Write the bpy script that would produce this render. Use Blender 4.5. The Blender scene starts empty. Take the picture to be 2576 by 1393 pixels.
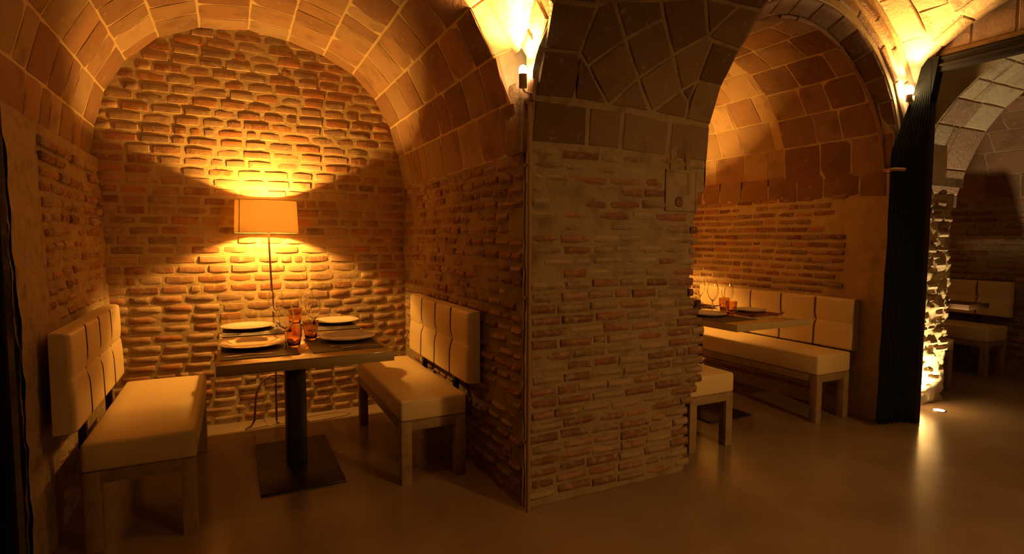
import bpy, bmesh, math, random
from mathutils import Vector, Matrix, noise
random.seed(7)
C = bpy.context.scene.collection
S = bpy.context.scene
PI = math.pi

# ---------------------------------------------------------------- camera, world, exposure
H = 1.33
yaw, pitch, roll = 0.46499, 0.066896, 0.00273
cf = Vector((math.sin(yaw)*math.cos(pitch), math.cos(yaw)*math.cos(pitch), -math.sin(pitch)))
cr = cf.cross(Vector((0, 0, 1))).normalized(); cu = cr.cross(cf)
cr2 = cr*math.cos(roll) + cu*math.sin(roll); cu2 = -cr*math.sin(roll) + cu*math.cos(roll)
cam = bpy.data.cameras.new('camera'); co = bpy.data.objects.new('camera', cam); C.objects.link(co)
cam.lens = 1405.5/2576*36; cam.sensor_width = 36; cam.clip_start = 0.05
M3 = Matrix((cr2, cu2, -cf)).transposed()
co.matrix_world = Matrix.Translation((0, 0, H)) @ M3.to_4x4()
S.camera = co
S.view_settings.view_transform = 'Standard'; S.view_settings.look = 'None'
S.view_settings.gamma = 1; S.view_settings.use_curve_mapping = False
S.view_settings.exposure = 0.2
w = bpy.data.worlds.new('world'); S.world = w; w.use_nodes = True
w.node_tree.nodes['Background'].inputs[0].default_value = (0.1, 0.04, 0.01, 1)
w.node_tree.nodes['Background'].inputs[1].default_value = 0.02

WARM = (1.0, 0.455, 0.072)
def light(name, kind, loc, energy, color=WARM, size=0.03, **k):
    l = bpy.data.lights.new(name, kind); o = bpy.data.objects.new(name, l); C.objects.link(o)
    o.location = loc; l.energy = energy; l.color = color
    if kind != 'AREA': l.shadow_soft_size = size
    for a, b in k.items():
        if hasattr(l, a): setattr(l, a, b)
        else: setattr(o, a, b)
    return o
def aim(o, to):
    d = Vector(to) - o.location; o.rotation_euler = d.to_track_quat('-Z', 'Y').to_euler()
E_LAMP = 128.0
# unseen fill added behind the camera to brighten the corridor side
light('fill_light', 'POINT', (3.0, -2.1, 1.55), 7, (1.0, 0.47, 0.10), 0.14)
aim(light('fill_spot', 'SPOT', (3.0, -1.6, 1.95), 168, (1.0, 0.47, 0.105), .12, spot_size=math.radians(76), spot_blend=1.0), (2.55, 2.4, .40))  # added fill spot, brightens the pier front and the floor on the right
light('fill_light', 'POINT', (5.2, -2.0, 1.55), 7, (1.0, 0.43, 0.085), 0.14)
light('fill_light', 'POINT', (7.2, -1.6, 1.55), 22, (1.0, 0.40, 0.085), 0.14)

# ---------------------------------------------------------------- materials
def mat(name, col=(.5, .5, .5), rough=.6, metal=0, spec=.5, trans=0, ior=1.45, bump=None, noise_c=None, emit=None, coat=0):
    m = bpy.data.materials.new(name); m.use_nodes = True
    nt = m.node_tree; N = nt.nodes; L = nt.links; b = N['Principled BSDF']
    b.inputs['Base Color'].default_value = (*col, 1); b.inputs['Roughness'].default_value = rough
    b.inputs['Metallic'].default_value = metal; b.inputs['Specular IOR Level'].default_value = spec
    b.inputs['Transmission Weight'].default_value = trans; b.inputs['IOR'].default_value = ior
    b.inputs['Coat Weight'].default_value = coat
    if emit:
        b.inputs['Emission Color'].default_value = (*emit[0], 1); b.inputs['Emission Strength'].default_value = emit[1]
    if bump or noise_c:
        g = N.new('ShaderNodeNewGeometry')
    if noise_c:
        sc, c2, lo, hi = noise_c
        n = N.new('ShaderNodeTexNoise'); n.inputs['Scale'].default_value = sc; n.inputs['Detail'].default_value = 5
        L.new(g.outputs['Position'], n.inputs['Vector'])
        r = N.new('ShaderNodeMapRange'); r.inputs['From Min'].default_value = lo; r.inputs['From Max'].default_value = hi
        L.new(n.outputs['Fac'], r.inputs['Value'])
        x = N.new('ShaderNodeMix'); x.data_type = 'RGBA'
        x.inputs[6].default_value = (*col, 1); x.inputs[7].default_value = (*c2, 1)
        L.new(r.outputs[0], x.inputs[0]); L.new(x.outputs[2], b.inputs['Base Color'])
    if bump:
        add_bump(nt, g, b, *bump)
    return m
def add_bump(nt, g, b, sc, dist, strength=1.0):
    N = nt.nodes; L = nt.links
    n = N.new('ShaderNodeTexNoise'); n.inputs['Scale'].default_value = sc; n.inputs['Detail'].default_value = 6
    n.inputs['Roughness'].default_value = .62
    L.new(g.outputs['Position'], n.inputs['Vector'])
    bp = N.new('ShaderNodeBump'); bp.inputs['Distance'].default_value = dist; bp.inputs['Strength'].default_value = strength
    L.new(n.outputs['Fac'], bp.inputs['Height']); L.new(bp.outputs['Normal'], b.inputs['Normal'])
def piece_mat(name, mortar, smear, src, bump=(60, .003), dark=(.10, .05, .03), dscale=9):
    """brick / stone: colour of the single piece (object colour or the attribute of a joined mesh), blotches and smeared mortar"""
    m = bpy.data.materials.new(name); m.use_nodes = True
    nt = m.node_tree; N = nt.nodes; L = nt.links; b = N['Principled BSDF']
    b.inputs['Roughness'].default_value = .85; b.inputs['Specular IOR Level'].default_value = .25
    g = N.new('ShaderNodeNewGeometry')
    if src == 'obj':
        o = N.new('ShaderNodeObjectInfo'); colo = o.outputs['Color']
    else:
        o = N.new('ShaderNodeVertexColor'); o.layer_name = 'Col'; colo = o.outputs['Color']
    n = N.new('ShaderNodeTexNoise'); n.inputs['Scale'].default_value = dscale; n.inputs['Detail'].default_value = 6
    L.new(g.outputs['Position'], n.inputs['Vector'])
    r = N.new('ShaderNodeMapRange'); r.inputs['From Min'].default_value = .52; r.inputs['From Max'].default_value = .75
    r.inputs['To Max'].default_value = .65
    L.new(n.outputs['Fac'], r.inputs['Value'])
    x = N.new('ShaderNodeMix'); x.data_type = 'RGBA'; x.inputs[7].default_value = (*dark, 1)
    L.new(colo, x.inputs[6]); L.new(r.outputs[0], x.inputs[0])
    n2 = N.new('ShaderNodeTexNoise'); n2.inputs['Scale'].default_value = 23; n2.inputs['Detail'].default_value = 7
    n2.inputs['Roughness'].default_value = .65
    L.new(g.outputs['Position'], n2.inputs['Vector'])
    r2 = N.new('ShaderNodeMapRange'); r2.inputs['From Min'].default_value = .62 - smear*.25; r2.inputs['From Max'].default_value = .75 - smear*.25
    r2.inputs['To Max'].default_value = .8
    L.new(n2.outputs['Fac'], r2.inputs['Value'])
    y = N.new('ShaderNodeMix'); y.data_type = 'RGBA'; y.inputs[7].default_value = (*mortar, 1)
    L.new(x.outputs[2], y.inputs[6]); L.new(r2.outputs[0], y.inputs[0]); L.new(y.outputs[2], b.inputs['Base Color'])
    add_bump(nt, g, b, *bump)
    return m
MORT = (.50, .385, .215)
M = {}
M['mortar'] = mat('mortar', MORT, .9, spec=.2, noise_c=(14, (.42, .30, .18), .5, .8), bump=(55, .004))
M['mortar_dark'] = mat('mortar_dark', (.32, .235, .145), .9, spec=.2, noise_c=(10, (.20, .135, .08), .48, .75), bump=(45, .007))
M['plaster'] = mat('plaster', (.34, .25, .16), .9, spec=.2, noise_c=(16, (.23, .16, .10), .5, .7), bump=(60, .006))
M['brick'] = piece_mat('brick_light', MORT, .35, 'obj'); M['brick_s'] = piece_mat('brick_light_joined', MORT, .35, 'att')
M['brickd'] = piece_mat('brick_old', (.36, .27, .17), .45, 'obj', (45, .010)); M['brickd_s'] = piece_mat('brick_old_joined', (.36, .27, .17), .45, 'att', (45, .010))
M['stone'] = piece_mat('stone', (.42, .31, .20), .06, 'obj', (40, .007), (.13, .07, .04), 6)
M['stone_pale'] = piece_mat('stone_pale', (.5, .42, .32), .2, 'obj', (40, .008), (.25, .16, .11), 7)
M['leather'] = mat('cream_leather', (.70, .55, .31), .36, spec=.4, bump=(220, .0006))
M['seam'] = mat('seam_thread', (.07, .04, .02), .7)
M['wood'] = mat('pale_wood', (.34, .23, .13), .45, noise_c=(18, (.24, .16, .09), .4, .7), bump=(90, .0008))
M['oak'] = mat('oak_veneer', (.62, .43, .16), .12, spec=.9, noise_c=(7, (.52, .34, .12), .4, .7), coat=1.0)
M['walnut'] = mat('dark_walnut', (.13, .065, .03), .45)
M['edge'] = mat('tabletop_edge', (.46, .36, .20), .4)
M['black'] = mat('black_steel', (.035, .022, .016), .35, metal=.3)
M['bronze'] = mat('brown_iron', (.16, .08, .04), .45, metal=.5)
M['pipe'] = mat('painted_conduit', (.30, .16, .08), .5, bump=(80, .001))
M['china'] = mat('white_china', (.62, .55, .44), .08, spec=.6)
M['mat'] = mat('placemat_weave', (.075, .045, .03), .6, bump=(300, .001))
M['napkin'] = mat('dark_red_napkin', (.16, .04, .03), .85)
M['steel'] = mat('cutlery_steel', (.75, .70, .62), .18, metal=1)
M['glass'] = mat('clear_glass', (1, 1, 1), .0, trans=1, ior=1.42)
M['amber'] = mat('amber_glass', (.86, .56, .30), .03, trans=1, ior=1.42)
M['spot_glass'] = mat('speckled_glass', (.5, .42, .2), .1, trans=.7, ior=1.42, noise_c=(120, (.12, .09, .04), .45, .55))
M['floor'] = mat('resin_floor', (.28, .20, .135), .20, spec=.5, noise_c=(1.7, (.23, .16, .105), .4, .65), bump=(3, .0015))
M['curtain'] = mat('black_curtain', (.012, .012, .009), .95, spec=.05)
M['frame'] = mat('dark_frame', (.026, .019, .012), .8, spec=.1, bump=(30, .001))
M['bulb'] = mat('bulb', (1, .8, .5), .3, emit=((1, .62, .22), 60))
M['spotbulb'] = mat('spot_bulb', (1, .8, .5), .3, emit=((1, .70, .32), 160))
M['floorbulb'] = mat('floor_spot_lens', (1, .9, .7), .3, emit=((1, .84, .52), 30))
M['cord'] = mat('pale_cord', (.5, .36, .24), .5)
# translucent lamp shade cloth
m = bpy.data.materials.new('shade_cloth'); m.use_nodes = True; nt = m.node_tree; N = nt.nodes; L = nt.links
b = N['Principled BSDF']; b.inputs['Base Color'].default_value = (.66, .52, .32, 1); b.inputs['Roughness'].default_value = .9
tr = N.new('ShaderNodeBsdfTranslucent'); tr.inputs[0].default_value = (.50, .38, .22, 1)
mx = N.new('ShaderNodeMixShader'); mx.inputs[0].default_value = .26
wv = N.new('ShaderNodeTexNoise'); wv.inputs['Scale'].default_value = 260
bp = N.new('ShaderNodeBump'); bp.inputs['Distance'].default_value = .001
L.new(wv.outputs['Fac'], bp.inputs['Height']); L.new(bp.outputs['Normal'], b.inputs['Normal'])
L.new(b.outputs[0], mx.inputs[1]); L.new(tr.outputs[0], mx.inputs[2]); L.new(mx.outputs[0], N['Material Output'].inputs[0])
M['shade'] = m

# ---------------------------------------------------------------- helpers
def link(name, data, parent=None, loc=None):
    o = bpy.data.objects.new(name, data); C.objects.link(o)
    if parent is not None: o.parent = parent
    if loc is not None: o.location = loc
    return o
def finish(name, bm, m, parent=None, smooth=False, loc=None):
    bmesh.ops.recalc_face_normals(bm, faces=bm.faces[:])
    me = bpy.data.meshes.new(name); bm.to_mesh(me); bm.free()
    if m is not None: me.materials.append(m)
    if smooth:
        me.polygons.foreach_set('use_smooth', [True]*len(me.polygons))
        if smooth != 'all': me.set_sharp_from_angle(angle=math.radians(smooth if smooth is not True else 40))
    return link(name, me, parent, loc)
def box(bm, x0, x1, y0, y1, z0, z1, bev=0, seg=2):
    r = bmesh.ops.create_cube(bm, size=1, matrix=Matrix.Translation(((x0+x1)/2, (y0+y1)/2, (z0+z1)/2)) @ Matrix.Diagonal((x1-x0, y1-y0, z1-z0, 1)))
    if bev:
        es = set(e for v in r['verts'] for e in v.link_edges)
        bmesh.ops.bevel(bm, geom=list(es), offset=bev, segments=seg, affect='EDGES', profile=.5)
def tube(bm, pts, rad, n=8, cap=True):
    pts = [Vector(p) for p in pts]; rings = []
    up = Vector((0, 0, 1))
    for i, p in enumerate(pts):
        t = (pts[min(i+1, len(pts)-1)] - pts[max(i-1, 0)]).normalized()
        a = t.cross(up)
        if a.length < .05: a = t.cross(Vector((0, 1, 0)))
        a.normalize(); c = t.cross(a).normalized()
        rr = rad[i] if isinstance(rad, (list, tuple)) else rad
        rings.append([bm.verts.new(p + (a*math.cos(2*PI*k/n) + c*math.sin(2*PI*k/n))*rr) for k in range(n)])
    for a, c in zip(rings, rings[1:]):
        for k in range(n): bm.faces.new((a[k], a[(k+1) % n], c[(k+1) % n], c[k]))
    if cap: bm.faces.new(rings[0][::-1]); bm.faces.new(rings[-1])
def lathe(bm, prof, n=32, sx=1, sy=1, cx=0, cy=0, cz=0, rot=None):
    rings = []
    for r, z in prof:
        if r < 1e-5: rings.append([bm.verts.new((cx, cy, cz+z))])
        else: rings.append([bm.verts.new((cx+sx*r*math.cos(2*PI*k/n), cy+sy*r*math.sin(2*PI*k/n), cz+z)) for k in range(n)])
    for a, c in zip(rings, rings[1:]):
        for k in range(n):
            k2 = (k+1) % n
            if len(a) == 1 and len(c) == 1: continue
            if len(a) == 1: bm.faces.new((a[0], c[k2], c[k]))
            elif len(c) == 1: bm.faces.new((a[k], a[k2], c[0]))
            else: bm.faces.new((a[k], a[k2], c[k2], c[k]))
def tag(o, label, cat, group=None):
    o['label'] = label; o['category'] = cat
    if group: o['group'] = group
    return o
def thing(name, label, cat, loc=(0, 0, 0), rz=0, group=None):
    o = bpy.data.objects.new(name, None); C.objects.link(o); o.empty_display_size = .1
    o.location = loc; o.rotation_euler = (0, 0, rz)
    return tag(o, label, cat, group)
def copy_tree(o, parent=None):
    c = o.copy(); C.objects.link(c)
    if parent is not None: c.parent = parent
    for ch in list(o.children): copy_tree(ch, c)
    return c
def struct(o): o['kind'] = 'structure'; return o
def fb(p, s=1.0):
    return noise.fractal(Vector(p)*s, 1.0, 2.0, 3)
def setrot(o, ux, uy, uz, c, sc=(1, 1, 1)):
    o.matrix_world = Matrix.Translation(c) @ Matrix((ux, uy, uz)).transposed().to_4x4() @ Matrix.Diagonal((*sc, 1))

def surface(name, f, us, vs, m, amp=.005, nscale=9, parent=None, flip=None, smooth=True):
    """rough wall skin: f(u, v) -> (point, outward normal)"""
    verts = []; faces = []
    for v in vs:
        for u in us:
            p, n = f(u, v)
            d = fb(p, nscale)*amp + fb(p, nscale*3.1)*amp*.45
            verts.append(p + n*d)
    nu = len(us)
    for j in range(len(vs)-1):
        for i in range(nu-1):
            a = j*nu+i; faces.append((a, a+1, a+nu+1, a+nu))
    me = bpy.data.meshes.new(name); me.from_pydata([tuple(v) for v in verts], [], faces); me.materials.append(m)
    me.polygons.foreach_set('use_smooth', [smooth]*len(faces)); me.update()
    return link(name, me, parent)
def rng(a, b, d):
    n = max(1, int(round(abs(b-a)/d))); return [a+(b-a)*i/n for i in range(n+1)]
def join_meshes(objs_data, name, m, parent=None):
    """several (verts, faces) -> one mesh"""
    V = []; F = []
    for vs, fs in objs_data:
        k = len(V); V += [tuple(v) for v in vs]; F += [tuple(i+k for i in f) for f in fs]
    me = bpy.data.meshes.new(name); me.from_pydata(V, [], F); me.materials.append(m); me.update()
    return link(name, me, parent)

# --- brick and stone pieces: shared variants, local x = length, y = towards the room, z = height
def piece_variant(w, h, t, seed, rough, nx=3, nz=2, cham=.2, bulge=.003, ed=.0042):
    random.seed(seed); vs = []; fs = []
    xs = [-.5+i/nx for i in range(nx+1)]; zs = [-.5+i/nz for i in range(nz+1)]
    for z in zs:
        for x in xs:
            ex = abs(x) > .49; ez = abs(z) > .49
            px = x*w; pz = z*h; y = t
            if ex: px -= math.copysign(cham*min(h, .05)*.55, x); y -= ed
            if ez: pz -= math.copysign(cham*min(h, .05)*.55, z); y -= ed
            if ex and ez: px -= math.copysign(ed*.6, x); pz -= math.copysign(ed*.5, z)
            if not ex and not ez: y += bulge
            vs.append([px+random.uniform(-1, 1)*rough*.7, y+random.uniform(-1, 1)*rough*.5, pz+random.uniform(-1, 1)*rough*.7])
    nu = nx+1
    for j in range(nz):
        for i in range(nx):
            a = j*nu+i; fs.append((a, a+1, a+nu+1, a+nu))
    ring = [i for i in range(nu)] + [j*nu+nx for j in range(1, nz+1)] + [nz*nu+i for i in range(nx-1, -1, -1)] + [j*nu for j in range(nz-1, 0, -1)]
    mid = []; back = []
    for i in ring:
        x, z = xs[i % nu], zs[i//nu]
        mid.append(len(vs)); vs.append([x*w+random.uniform(-1, 1)*rough*.5, t-max(ed*3, .009), z*h+random.uniform(-1, 1)*rough*.5])
    for i in ring:
        x, z = xs[i % nu], zs[i//nu]
        back.append(len(vs)); vs.append([x*w, -.02, z*h])
    n = len(ring)
    for k in range(n):
        k2 = (k+1) % n
        fs.append((ring[k2], ring[k], mid[k], mid[k2])); fs.append((mid[k2], mid[k], back[k], back[k2]))
    return vs, fs
def make_variants(name, w, h, t, m, count, rough, **k):
    out = []
    for i in range(count):
        vs, fs = piece_variant(w, h, t, 100+i, rough, **k)
        me = bpy.data.meshes.new(name); me.from_pydata(vs, [], fs); me.materials.append(m)
        me.polygons.foreach_set('use_smooth', [True]*len(fs)); me.update(); me.set_sharp_from_angle(angle=math.radians(26))
        me['nom'] = (w, h, t); out.append((me, vs, fs))
    return out
VB = make_variants('brick', .155, .050, .0075, M['brick'], 14, .0018, cham=.13, bulge=.0004, ed=.0022)
VD = make_variants('brick', .170, .041, .009, M['brickd'], 14, .0030, cham=.22, bulge=.003, ed=.004)
VS = make_variants('stone', .22, .21, .004, M['stone'], 10, .0030, nx=3, nz=3, cham=.05, bulge=.001, ed=.0018)
VP = make_variants('stone', .22, .21, .004, M['stone_pale'], 8, .0050, nx=3, nz=3, cham=.06, bulge=.002, ed=.003)

class Layer:
    """collects pieces of one wall; the most visible 300 become parts, the rest one 'stuff' part"""
    def __init__(s, parent, name, variants, stuffmat=None):
        s.parent = parent; s.name = name; s.V = variants; s.sm = stuffmat; s.items = []
    def add(s, c, ux, uy, uz, w, h, col, pri=0, off=0):
        s.items.append((Vector(c)+uy*off, ux, uy, uz, w, h, col, pri))
    def build(s, limit=295):
        s.items.sort(key=lambda i: -i[7])
        nom = s.V[0][0]['nom']
        for i, (c, ux, uy, uz, w_, h_, col, pri) in enumerate(s.items[:limit]):
            o = bpy.data.objects.new(s.name, random.choice(s.V)[0]); C.objects.link(o); o.parent = s.parent
            sx = w_/nom[0]*random.choice((1, -1)); 
            setrot(o, ux, uy, uz, c, (sx, 1, h_/nom[1])); o.color = (*col, 1)
        rest = s.items[limit:]
        if rest:
            V = []; F = []; cols = []
            for (c, ux, uy, uz, w_, h_, col, pri) in rest:
                me, vs, fs = random.choice(s.V); k = len(V)
                for v in vs: V.append(tuple(c + ux*(v[0]*w_/nom[0]) + uy*v[1] + uz*(v[2]*h_/nom[1])))
                for f in fs: F.append(tuple(i+k for i in f)); cols += [col]*len(f)
            me = bpy.data.meshes.new(s.name); me.from_pydata(V, [], F); me.materials.append(s.sm)
            me.polygons.foreach_set('use_smooth', [True]*len(F))
            ca = me.color_attributes.new('Col', 'FLOAT_COLOR', 'CORNER')
            ca.data.foreach_set('color', [x for c in cols for x in (*c, 1)])
            me.update(); o = link(s.name, me, s.parent); o['kind'] = 'stuff'

def jit(c, a=.12):
    k = 1+random.uniform(-a, a); return tuple(min(.9, x*k) for x in c)
BR_L = [(.42, .24, .13), (.38, .20, .105), (.45, .29, .165), (.35, .16, .08), (.47, .32, .19), (.31, .20, .125), (.42, .26, .15), (.44, .20, .085)]
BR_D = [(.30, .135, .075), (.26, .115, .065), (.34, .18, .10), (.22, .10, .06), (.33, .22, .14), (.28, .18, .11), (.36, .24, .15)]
ST = [(.28, .16, .09), (.25, .135, .075), (.31, .20, .12), (.20, .10, .055), (.29, .175, .10), (.33, .225, .14), (.25, .15, .09)]
STP = [(.50, .40, .29), (.44, .33, .24), (.40, .26, .18), (.52, .43, .31)]

def lay(layer, O, ux, uy, U0, U1, z0, z1, course, length, gap, pal, keep=None, wave=.004, off=0, offj=.004, pri=None, drop=0, zfun=None, lenj=.18, endfun=None):
    uz = Vector((0, 0, 1)); j = 0; z = z0
    while z < z1:
        hh = course - gap[1]
        a = U0 if not endfun else endfun(z)[0]; bnd = U1 if not endfun else endfun(z)[1]
        u = a - random.uniform(0, .5)*length if j % 2 else a - random.uniform(0, .1)*length
        u0 = u
        first = True
        while u < bnd-.01:
            L_ = length*random.uniform(1-lenj, 1+lenj)
            if random.random() < .10: L_ *= .55
            s = max(u, a); e = min(u+L_, bnd)
            if bnd-e < .05: e = bnd
            if e-s > .025:
                um = (s+e)/2; zz = z + hh/2 + wave*noise.noise(Vector((um*2.2, z*1.3, layer.items.__len__()*0)))*2
                c = O + ux*um + uz*zz
                if (not keep or keep(um, zz)) and random.random() >= drop:
                    ang = random.uniform(-.02, .02)
                    vx = (ux + uz*ang).normalized(); vz = (uz - ux*ang).normalized()
                    ww = e-s-gap[0]*random.uniform(.7, 1.2); h2 = hh*random.uniform(.88, 1.06)
                    layer.add(c, vx, uy, vz, max(.02, ww), h2, jit(random.choice(pal)), (pri(um, zz) if pri else 0), off+random.uniform(-1, 1)*offj)
            u = e if e == bnd else u+L_
            if e == bnd: break
        z += course; j += 1

# ---------------------------------------------------------------- floor and shell
bm = bmesh.new(); box(bm, -3.2, 9.2, -2.8, 4.7, -.12, 0)
struct(finish('floor', bm, M['floor']))
def plain_wall(name, x0, x1, y0, y1, z0, z1, m=None):
    bm = bmesh.new(); box(bm, x0, x1, y0, y1, z0, z1); return struct(finish(name, bm, m or M['mortar_dark']))
plain_wall('wall_behind', -3.2, 9.2, -2.8, -2.7, 0, 3.4)
plain_wall('wall_corridor_end', -3.3, -3.2, -2.8, 4.7, 0, 3.4)
plain_wall('wall_corridor_end', 9.2, 9.3, -2.8, 4.7, 0, 3.4)
plain_wall('ceiling', -3.2, 9.2, -2.8, 4.7, 3.3, 3.4)

XV = Vector((1, 0, 0)); YV = Vector((0, 1, 0)); ZV = Vector((0, 0, 1))
CY = 2.37          # plane of the pier fronts
BY = 4.46          # plane of the back walls

# ---------------------------------------------------------------- first room: back wall
VPOLY = [(1.262, 1.745), (1.215, 1.985), (1.150, 2.205), (1.034, 2.415), (.865, 2.590), (.652, 2.695), (.405, 2.765), (.150, 2.800),
         (-.150, 2.765), (-.395, 2.665), (-.585, 2.490), (-.705, 2.275), (-.768, 2.045), (-.800, 1.800)]
def inside_vault(x, z, marg=0):
    if z < 1.8: return -.82 < x < 1.28
    cx, cz = .245, 1.76
    return math.hypot(x-cx, z-cz) < 1.06+marg and not (z > 2.83)
wb = surface('wall_back', lambda u, v: (Vector((u, BY, v)), -YV), rng(-.92, 1.36, .018), rng(0, 2.9, .018), M['mortar'], .0035, 7)
struct(wb)
random.seed(11)
lb = Layer(wb, 'brick', VB, M['brick_s'])
def pri_back(x, z):
    if z < .95 and (x < -.1 or x > .72): return -1
    if z < .72 and -.1 < x < .75: return -.5
    return 1 - abs(x-.25)*.3 + random.random()*.2
lay(lb, Vector((0, BY, 0)), XV, -YV, -.80, 1.262, .012, 2.80, .0675, .170, (.025, .0205), BR_L, keep=inside_vault, wave=.003, off=.0, offj=.0028, pri=pri_back)
lb.build()

# --- left wall of the first room (x = -.74 low, -.80 at the springing)
def lwx(z): return -.725 - .03*max(0, z-.9)
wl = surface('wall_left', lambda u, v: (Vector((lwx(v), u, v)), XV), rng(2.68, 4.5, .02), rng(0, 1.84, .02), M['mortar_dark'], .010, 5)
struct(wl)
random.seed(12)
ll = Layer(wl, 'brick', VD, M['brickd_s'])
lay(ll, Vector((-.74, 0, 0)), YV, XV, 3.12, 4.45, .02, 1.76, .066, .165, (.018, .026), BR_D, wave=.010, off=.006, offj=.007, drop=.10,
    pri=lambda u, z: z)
ll.build(290)
pl = surface('plaster_band', lambda u, v: (Vector((lwx(v)+.012, u + .03*fb((u, v, 3), 4)*(1 if u > 2.9 else .6), v)), XV), rng(2.69, 3.10, .02), rng(0, 1.80, .02), M['plaster'], .007, 6, parent=wl)
# front face of the left pier, covered by the added black curtain
wlf = surface('wall_left_front', lambda u, v: (Vector((u, 2.68, v)), -YV), rng(-2.0, -.735, .04), rng(0, 3.2, .04), M['mortar_dark'], .012, 5)
struct(wlf)

# --- vault of the first room, stones on the facets
def facet_vault(name, poly, y0fn, y1, m, variants, pal, seed, amp=.0015, lens=(.15, .34), back=None):
    random.seed(seed)
    verts = []; faces = []
    n = len(poly)
    for (x, z), i in zip(poly, range(n)):
        ya = y0fn(i/(n-1))
        for k in range(25):
            y = ya + (y1-ya)*k/24
            d = fb((x, y, z), 8)*amp
            verts.append((x, y, z+d))
    for i in range(n-1):
        for k in range(24):
            a = i*25+k; faces.append((a, a+1, a+26, a+25))
    me = bpy.data.meshes.new(name); me.from_pydata(verts, [], faces); me.materials.append(m); me.update()
    o = struct(link(name, me))
    lay_ = Layer(o, 'stone', variants)
    for i in range(n-1):
        a = Vector((poly[i][0], 0, poly[i][1])); b_ = Vector((poly[i+1][0], 0, poly[i+1][1]))
        t = (b_-a); hl = t.length; t.normalize()
        nrm = t.cross(YV); mid = (a+b_)/2
        cx = sum(p[0] for p in poly)/n
        if nrm.dot(Vector((cx, 0, 1.76)) - mid) < 0: nrm = -nrm
        ya = (y0fn(i/(n-1)) + y0fn((i+1)/(n-1)))/2
        y = y1 - random.uniform(-.06, .0)
        y = y1
        while y > ya+.02:
            L_ = random.uniform(*lens); s = max(y-L_, ya)
            if s-ya < .07: s = ya
            c = mid.copy(); c.y = (y+s)/2
            col = jit(random.choice(pal), .15)
            ang = random.uniform(-.015, .015)
            ux = (t + YV*ang).normalized(); uz = nrm.cross(ux)*-1
            lay_.add(c, YV*1.0 + t*ang, nrm, t - YV*ang, max(.03, y-s-.011), hl-.012, col, 0, random.uniform(-.001, .002))
            y = s
    lay_.build()
    return o
cv = facet_vault('ceiling_vault', VPOLY, lambda s: 2.37 + .13*min(1, max(0, min(s, 1-s)*12-.35)), BY+.01, M['mortar'], VS, ST, 21)

# --- pier between the rooms: its face in the first room, and its front
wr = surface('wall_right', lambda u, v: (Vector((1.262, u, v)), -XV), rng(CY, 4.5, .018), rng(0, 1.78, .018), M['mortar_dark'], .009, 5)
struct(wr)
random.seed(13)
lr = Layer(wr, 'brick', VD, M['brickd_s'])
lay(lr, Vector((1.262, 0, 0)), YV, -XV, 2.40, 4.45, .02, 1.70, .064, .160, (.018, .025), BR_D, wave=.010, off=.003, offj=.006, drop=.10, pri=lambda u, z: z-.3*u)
lr.build(295)

SIL = [(0, 2.341), (.19, 2.335), (.31, 2.319), (.42, 2.352), (.507, 2.426), (.647, 2.431), (.763, 2.439), (.881, 2.414), (1.022, 2.348), (1.113, 2.345), (1.25, 2.362), (1.43, 2.365), (1.61, 2.398), (1.77, 2.423)]
def sil(z):
    if z <= 0: return SIL[0][1]
    for (a, x), (b_, y) in zip(SIL, SIL[1:]):
        if z <= b_: return x+(y-x)*(z-a)/(b_-a)
    return SIL[-1][1]
def pier_front(u, v):      # u 0..1 front, rounded into the right-hand side
    x0 = 1.255
    if u <= 1:
        x = x0+(sil(v)-.016-x0)*u; y = CY
        if u > .93: y = CY + ((u-.93)/.07)**2*.02
        if u < .03: y = CY + .012
        return Vector((x, y, v)), -YV
    return Vector((sil(v)-.012, CY+.02+(u-1)*2.1, v)), XV
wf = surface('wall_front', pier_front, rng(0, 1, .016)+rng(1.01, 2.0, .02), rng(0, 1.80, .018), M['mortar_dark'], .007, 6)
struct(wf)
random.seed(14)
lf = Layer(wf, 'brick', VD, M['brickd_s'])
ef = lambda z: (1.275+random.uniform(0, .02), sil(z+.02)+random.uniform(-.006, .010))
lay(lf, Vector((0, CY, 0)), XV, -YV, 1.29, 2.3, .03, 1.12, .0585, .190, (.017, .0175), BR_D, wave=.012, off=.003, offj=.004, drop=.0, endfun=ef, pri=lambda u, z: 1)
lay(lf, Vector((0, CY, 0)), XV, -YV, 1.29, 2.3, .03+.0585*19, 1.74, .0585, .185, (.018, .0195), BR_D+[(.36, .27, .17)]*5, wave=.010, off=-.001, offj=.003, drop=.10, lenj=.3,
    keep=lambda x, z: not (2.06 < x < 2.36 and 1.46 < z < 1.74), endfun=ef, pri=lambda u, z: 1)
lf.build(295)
# plastered panel with a hole
bm = bmesh.new(); box(bm, 2.118, 2.342, CY-.010, CY+.02, 1.488, 1.712, .006)
box(bm, 2.118, 2.342, CY-.013, CY-.006, 1.700, 1.714, .002); box(bm, 2.332, 2.345, CY-.013, CY-.006, 1.488, 1.712, .002)
finish('plaster_panel', bm, M['plaster'], wf, 40)['label'] = 'flat plastered square patch with a dark hole'
bm = bmesh.new(); lathe(bm, [(0, 0), (.020, 0), (.026, .003), (.030, .0)], 14)
o = finish('hole', bm, M['bronze'], wf); o.matrix_world = Matrix.Translation((2.213, CY-.0115, 1.54)) @ Matrix.Rotation(PI/2, 4, 'X')

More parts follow.
